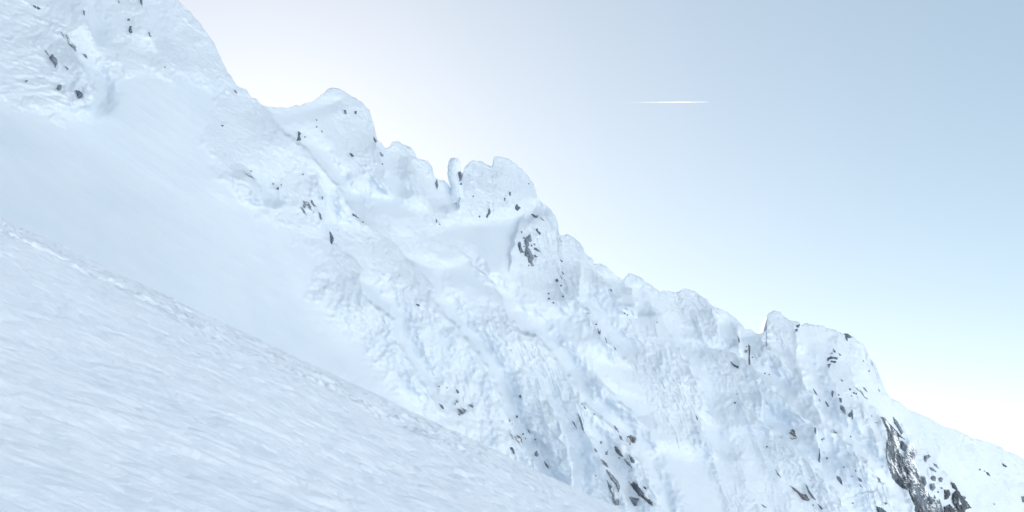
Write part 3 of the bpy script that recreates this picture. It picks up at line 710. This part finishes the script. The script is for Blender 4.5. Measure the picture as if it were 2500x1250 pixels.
# --- lower right
rock("i", [[(260, 485), (290, 456), (317, 475), (314, 500), (332, 537), (300, 522), (268, 500)], [(268, 538), (300, 545), (332, 548), (290, 557)]], B, "brown boulder sticking out of the shaded hollow on the lower right", "boulder", "boulder", 1.3)
rock("i", [[(503, 443), (517, 455), (517, 507), (503, 480)]], D, "small upright dark rock below the deep couloir's left rib")
rock("i", [[(548, 648), (557, 720), (554, 779), (540, 762), (546, 700)]], D, "thin vertical black crack in the lower right rib")
rock("i", [[(610, 728), (630, 733), (621, 752)]], G, "small triangular rock right of the vertical black crack")
rock("i", [[(713, 903), (740, 913), (762, 950), (768, 993), (740, 962), (718, 935)]], D, "dark oblong rock on the lower right snow rib")
rock("i", [[(913, 918), (945, 933), (958, 967), (925, 947)], dot(895, 858, 7), dot(860, 912, 6), [(930, 985), (958, 1015), (940, 1005)]], D, "string of small dark rocks right of the dark oblong rock")
rock("i", [[(416, 983), (435, 1008), (457, 1060), (518, 1140), (480, 1112), (443, 1062)]], D, "long thin dark crack slanting down the lower right rib")
rock("i", [[(270, 1001), (320, 1028), (372, 1075), (420, 1083), (453, 1130), (440, 1147), (390, 1132), (348, 1077)]], B, "pinkish grey rock ramp left of the long slanting crack")
rock("i", [[(683, 463), (705, 488), (718, 502), (693, 494)]], D, "small dark rock on the left lip of the deep couloir")
rock("i", [[(1103, 918), (1120, 933), (1143, 972), (1116, 967)]], D, "dark blue rock at the bottom of the deep couloir")
rock("i", [[(1163, 1158), (1197, 1165), (1182, 1180)]], D, "small flat dark rock near the bottom edge left of the cliff")
rock("i", [[(1093, 1198), (1140, 1208), (1200, 1260), (1105, 1260)]], K, "mottled rock cut off by the bottom edge left of the cliff")
rock("i", [[(778, 812), (790, 826), (780, 824)], dot(847, 530, 7), dot(868, 1165, 8)], D, "scattered dark specks around the lower right rib")
rock("i", [[(535, 1175), (560, 1195), (580, 1222), (562, 1222)], dot(490, 1185, 7)], D, "dark rocks at the bottom below the long slanting crack")
rock("i", [[(132, 845), (140, 860), (185, 925), (150, 890)]], D, "thin dark line of rock on the lower middle snow rib")
rock("i", [[(0, 1178), (45, 1208), (20, 1204)]], D, "dark dash of rock at the bottom right of the centre hollow")
rock("i", [dot(48, 627, 8)], G, "tiny rock on the rib left of the brown hollow boulder")
rock("i", [dot(575, 560, 8), dot(592, 550, 6)], D, "two specks above the vertical black crack")
rock("i", [dot(1048, 335, 8), [(1080, 395), (1105, 398), (1090, 403)]], G, "two flecks on the smooth flank left of the cliff top")
rock("i", [[(1125, 345), (1165, 340), (1200, 395), (1250, 440), (1310, 505), (1365, 555), (1300, 530), (1320, 600), (1310, 680), (1350, 730), (1340, 800), (1380, 870), (1400, 960), (1390, 1040), (1340, 1020), (1290, 980), (1245, 930), (1220, 850), (1190, 740), (1190, 600), (1200, 520), (1185, 450)]], K, "tall bare rock cliff streaked with snow at the lower right", "cliff", "rock_cliff", 1.5)
rock("i", [[(1323, 568), (1360, 588), (1385, 640), (1366, 678), (1323, 647)]], D, "dark rounded rock on the right edge of the tall cliff")
rock("i", [[(1255, 345), (1300, 395), (1345, 490), (1330, 510), (1290, 440), (1262, 400)]], G, "snow dusted rock strip right of the cliff top")
rock("i", [[(1398, 1000), (1430, 1080), (1482, 1150), (1552, 1230), (1562, 1300), (1468, 1300), (1458, 1190), (1408, 1080)]], N, "lower end of the rock cliff cut off by the bottom edge", "cliff", "rock_cliff", 1.2)
rock("i", [[(1380, 600), (1440, 590), (1480, 680), (1450, 760), (1500, 860), (1560, 1000), (1600, 1100), (1700, 1130), (1740, 1300), (1560, 1300), (1480, 1150), (1400, 1000), (1380, 870), (1340, 800), (1350, 730)]], M_plaster, "shaded rime plastered rock gully between the tall cliff and the black rocks", "rock", "rock_gully", 1.0)
rock("i", [[(1410, 828), (1440, 890), (1467, 962), (1445, 932)]], N, "slanting black crack right of the tall cliff")
rock("i", [[(1490, 883), (1560, 918), (1567, 980), (1552, 1022), (1523, 982), (1518, 930)]], K, "grey flake rock between the black crack and the tan boulder")
rock("i", [[(1613, 920), (1635, 901), (1662, 925), (1652, 954), (1620, 947)]], B, "round tan boulder, left of a pair on the lower right", "boulder", "boulder", 1.4)
rock("i", [[(1683, 930), (1710, 913), (1730, 935), (1717, 967), (1688, 957)]], G, "round grey boulder, right of a pair on the lower right", "boulder", "boulder", 1.4)
rock("i", [[(1603, 983), (1640, 978), (1657, 1020), (1625, 1052), (1603, 1022)]], G, "flat grey boulder under the round tan boulder", "boulder", "boulder", 1.2)
rock("i", [[(1553, 715), (1590, 703), (1612, 720), (1575, 747), (1560, 772), (1548, 752)]], G, "topmost small rock above the pair of round boulders")
rock("i", [[(1593, 825), (1630, 828), (1662, 867), (1625, 857)], [(1633, 788), (1665, 798), (1684, 834), (1655, 815)]], G, "two flaky rocks between the topmost rock and the round boulders")
rock("i", [[(1798, 963), (1835, 978), (1867, 1030), (1862, 1047), (1820, 1022)]], N, "dark rock leading into the black rocks at the lower right")
rock("i", [[(1738, 1038), (1785, 1038), (1797, 1080), (1777, 1122), (1743, 1132)]], N, "square dark rock left of the black rocks")
rock("i", [[(1848, 1048), (1880, 1048), (1902, 1100), (1952, 1150), (1997, 1210), (1940, 1227), (1932, 1300), (1828, 1300), (1838, 1200), (1813, 1130), (1813, 1080)]], N, "largest black rock mass at the lower right edge of the ridge", "rock", "rock_outcrop", 1.3)
rock("i", [[(1738, 1200), (1790, 1178), (1832, 1220), (1822, 1300), (1738, 1300)]], N, "black rock cut off by the bottom edge left of the largest black mass")
rock("i", [[(1908, 1093), (1947, 1110), (1937, 1127), (1913, 1117)]], D, "small dark rock above the largest black mass")
rock("i", [[(1645, 1090), (1660, 1120), (1652, 1150), (1640, 1120)], dot(1682, 1060, 8), dot(1716, 1022, 9)], D, "small dark specks left of the square dark rock")
rock("i", [[(2298, 788), (2337, 815), (2325, 824), (2303, 810)]], D, "lone dark rock on the far snow slope at the right")
rock("i", [[(2138, 868), (2165, 878), (2177, 907), (2150, 897)], dot(2080, 845, 9), dot(2122, 860, 6)], D, "cluster of dark specks on the far snow slope")
rock("i", [[(2473, 1103), (2510, 1098), (2515, 1162), (2485, 1152)]], G, "grey rock at the right edge of the picture")
rock("i", [dot(2218, 1172, 10)], G, "lone speck low on the far snow slope")

# ------------------------------------------------------------------ the vapour trail of an aeroplane, far off
def build_trail():
    m = bpy.data.materials.new("vapour"); m.use_nodes = True
    n = m.node_tree.nodes; l = m.node_tree.links
    n.remove(n["Principled BSDF"])
    tc = n.new("ShaderNodeTexCoord"); sx = n.new("ShaderNodeSeparateXYZ"); l.new(tc.outputs["Generated"], sx.inputs[0])
    pw = n.new("ShaderNodeMath"); pw.operation = 'POWER'; l.new(sx.outputs["X"], pw.inputs[0]); pw.inputs[1].default_value = 3.0
    ns = noise_node(n, l, tc.outputs["Object"], 0.03, 4, 0.6)
    mu = n.new("ShaderNodeMath"); mu.operation = 'MULTIPLY'; l.new(pw.outputs[0], mu.inputs[0])
    rr = n.new("ShaderNodeMapRange"); rr.inputs["From Min"].default_value = 0.3; rr.inputs["From Max"].default_value = 0.6
    rr.inputs["To Min"].default_value = 0.65; rr.inputs["To Max"].default_value = 1.0
    l.new(ns.outputs["Fac"], rr.inputs["Value"]); l.new(rr.outputs[0], mu.inputs[1])
    tr = n.new("ShaderNodeBsdfTransparent"); tl = n.new("ShaderNodeBsdfTranslucent"); df = n.new("ShaderNodeBsdfDiffuse")
    tl.inputs["Color"].default_value = (0.95, 0.95, 0.95, 1); df.inputs["Color"].default_value = (0.95, 0.95, 0.95, 1)
    a = n.new("ShaderNodeMixShader"); a.inputs[0].default_value = 0.3; l.new(tl.outputs[0], a.inputs[1]); l.new(df.outputs[0], a.inputs[2])
    b = n.new("ShaderNodeMixShader"); l.new(mu.outputs[0], b.inputs[0]); l.new(tr.outputs[0], b.inputs[1]); l.new(a.outputs[0], b.inputs[2])
    l.new(b.outputs[0], n["Material Output"].inputs["Surface"])
    D_ = 9000.0
    root = bpy.data.objects.new("contrail", None); C.objects.link(root)
    root.location = tuple(to_world(1730.0, 249.0, D_))
    tag(root, "short white twin contrail of an aeroplane high in the blue sky", "contrail")
    for top in (0, 1):
        nx = 60; nn = 10
        t = np.linspace(0, 1, nx)                      # 0 = old end, 1 = fresh end
        px = 1478 + 252 * t
        py = 249.0 + (1 - t) * (2.6 if top else 0.4) + 0.25 * perlin(t * 9, t * 0 + .5 + top, 90 + top)
        rad = 0.32 + 0.50 * (1 - t) ** 0.5
        rad = rad * np.clip((1 - t) * 70, 0.3, 1)
        V = []
        for k in range(nn):
            ph = 2 * math.pi * k / nn
            p = to_world(px, py - rad * math.sin(ph), np.full(nx, D_)) - np.array(root.location)
            p[:, 1] += rad * math.cos(ph) / FPX * D_
            V.append(p)
        V = np.stack(V, 0)
        f = []
        for k in range(nn):
            for i in range(nx - 1):
                q = (k + 1) % nn
                f.append((k * nx + i, k * nx + i + 1, q * nx + i + 1, q * nx + i))
        mesh_from("vapour_streak", V.reshape(-1, 3), np.array(f), m, True, root)
build_trail()
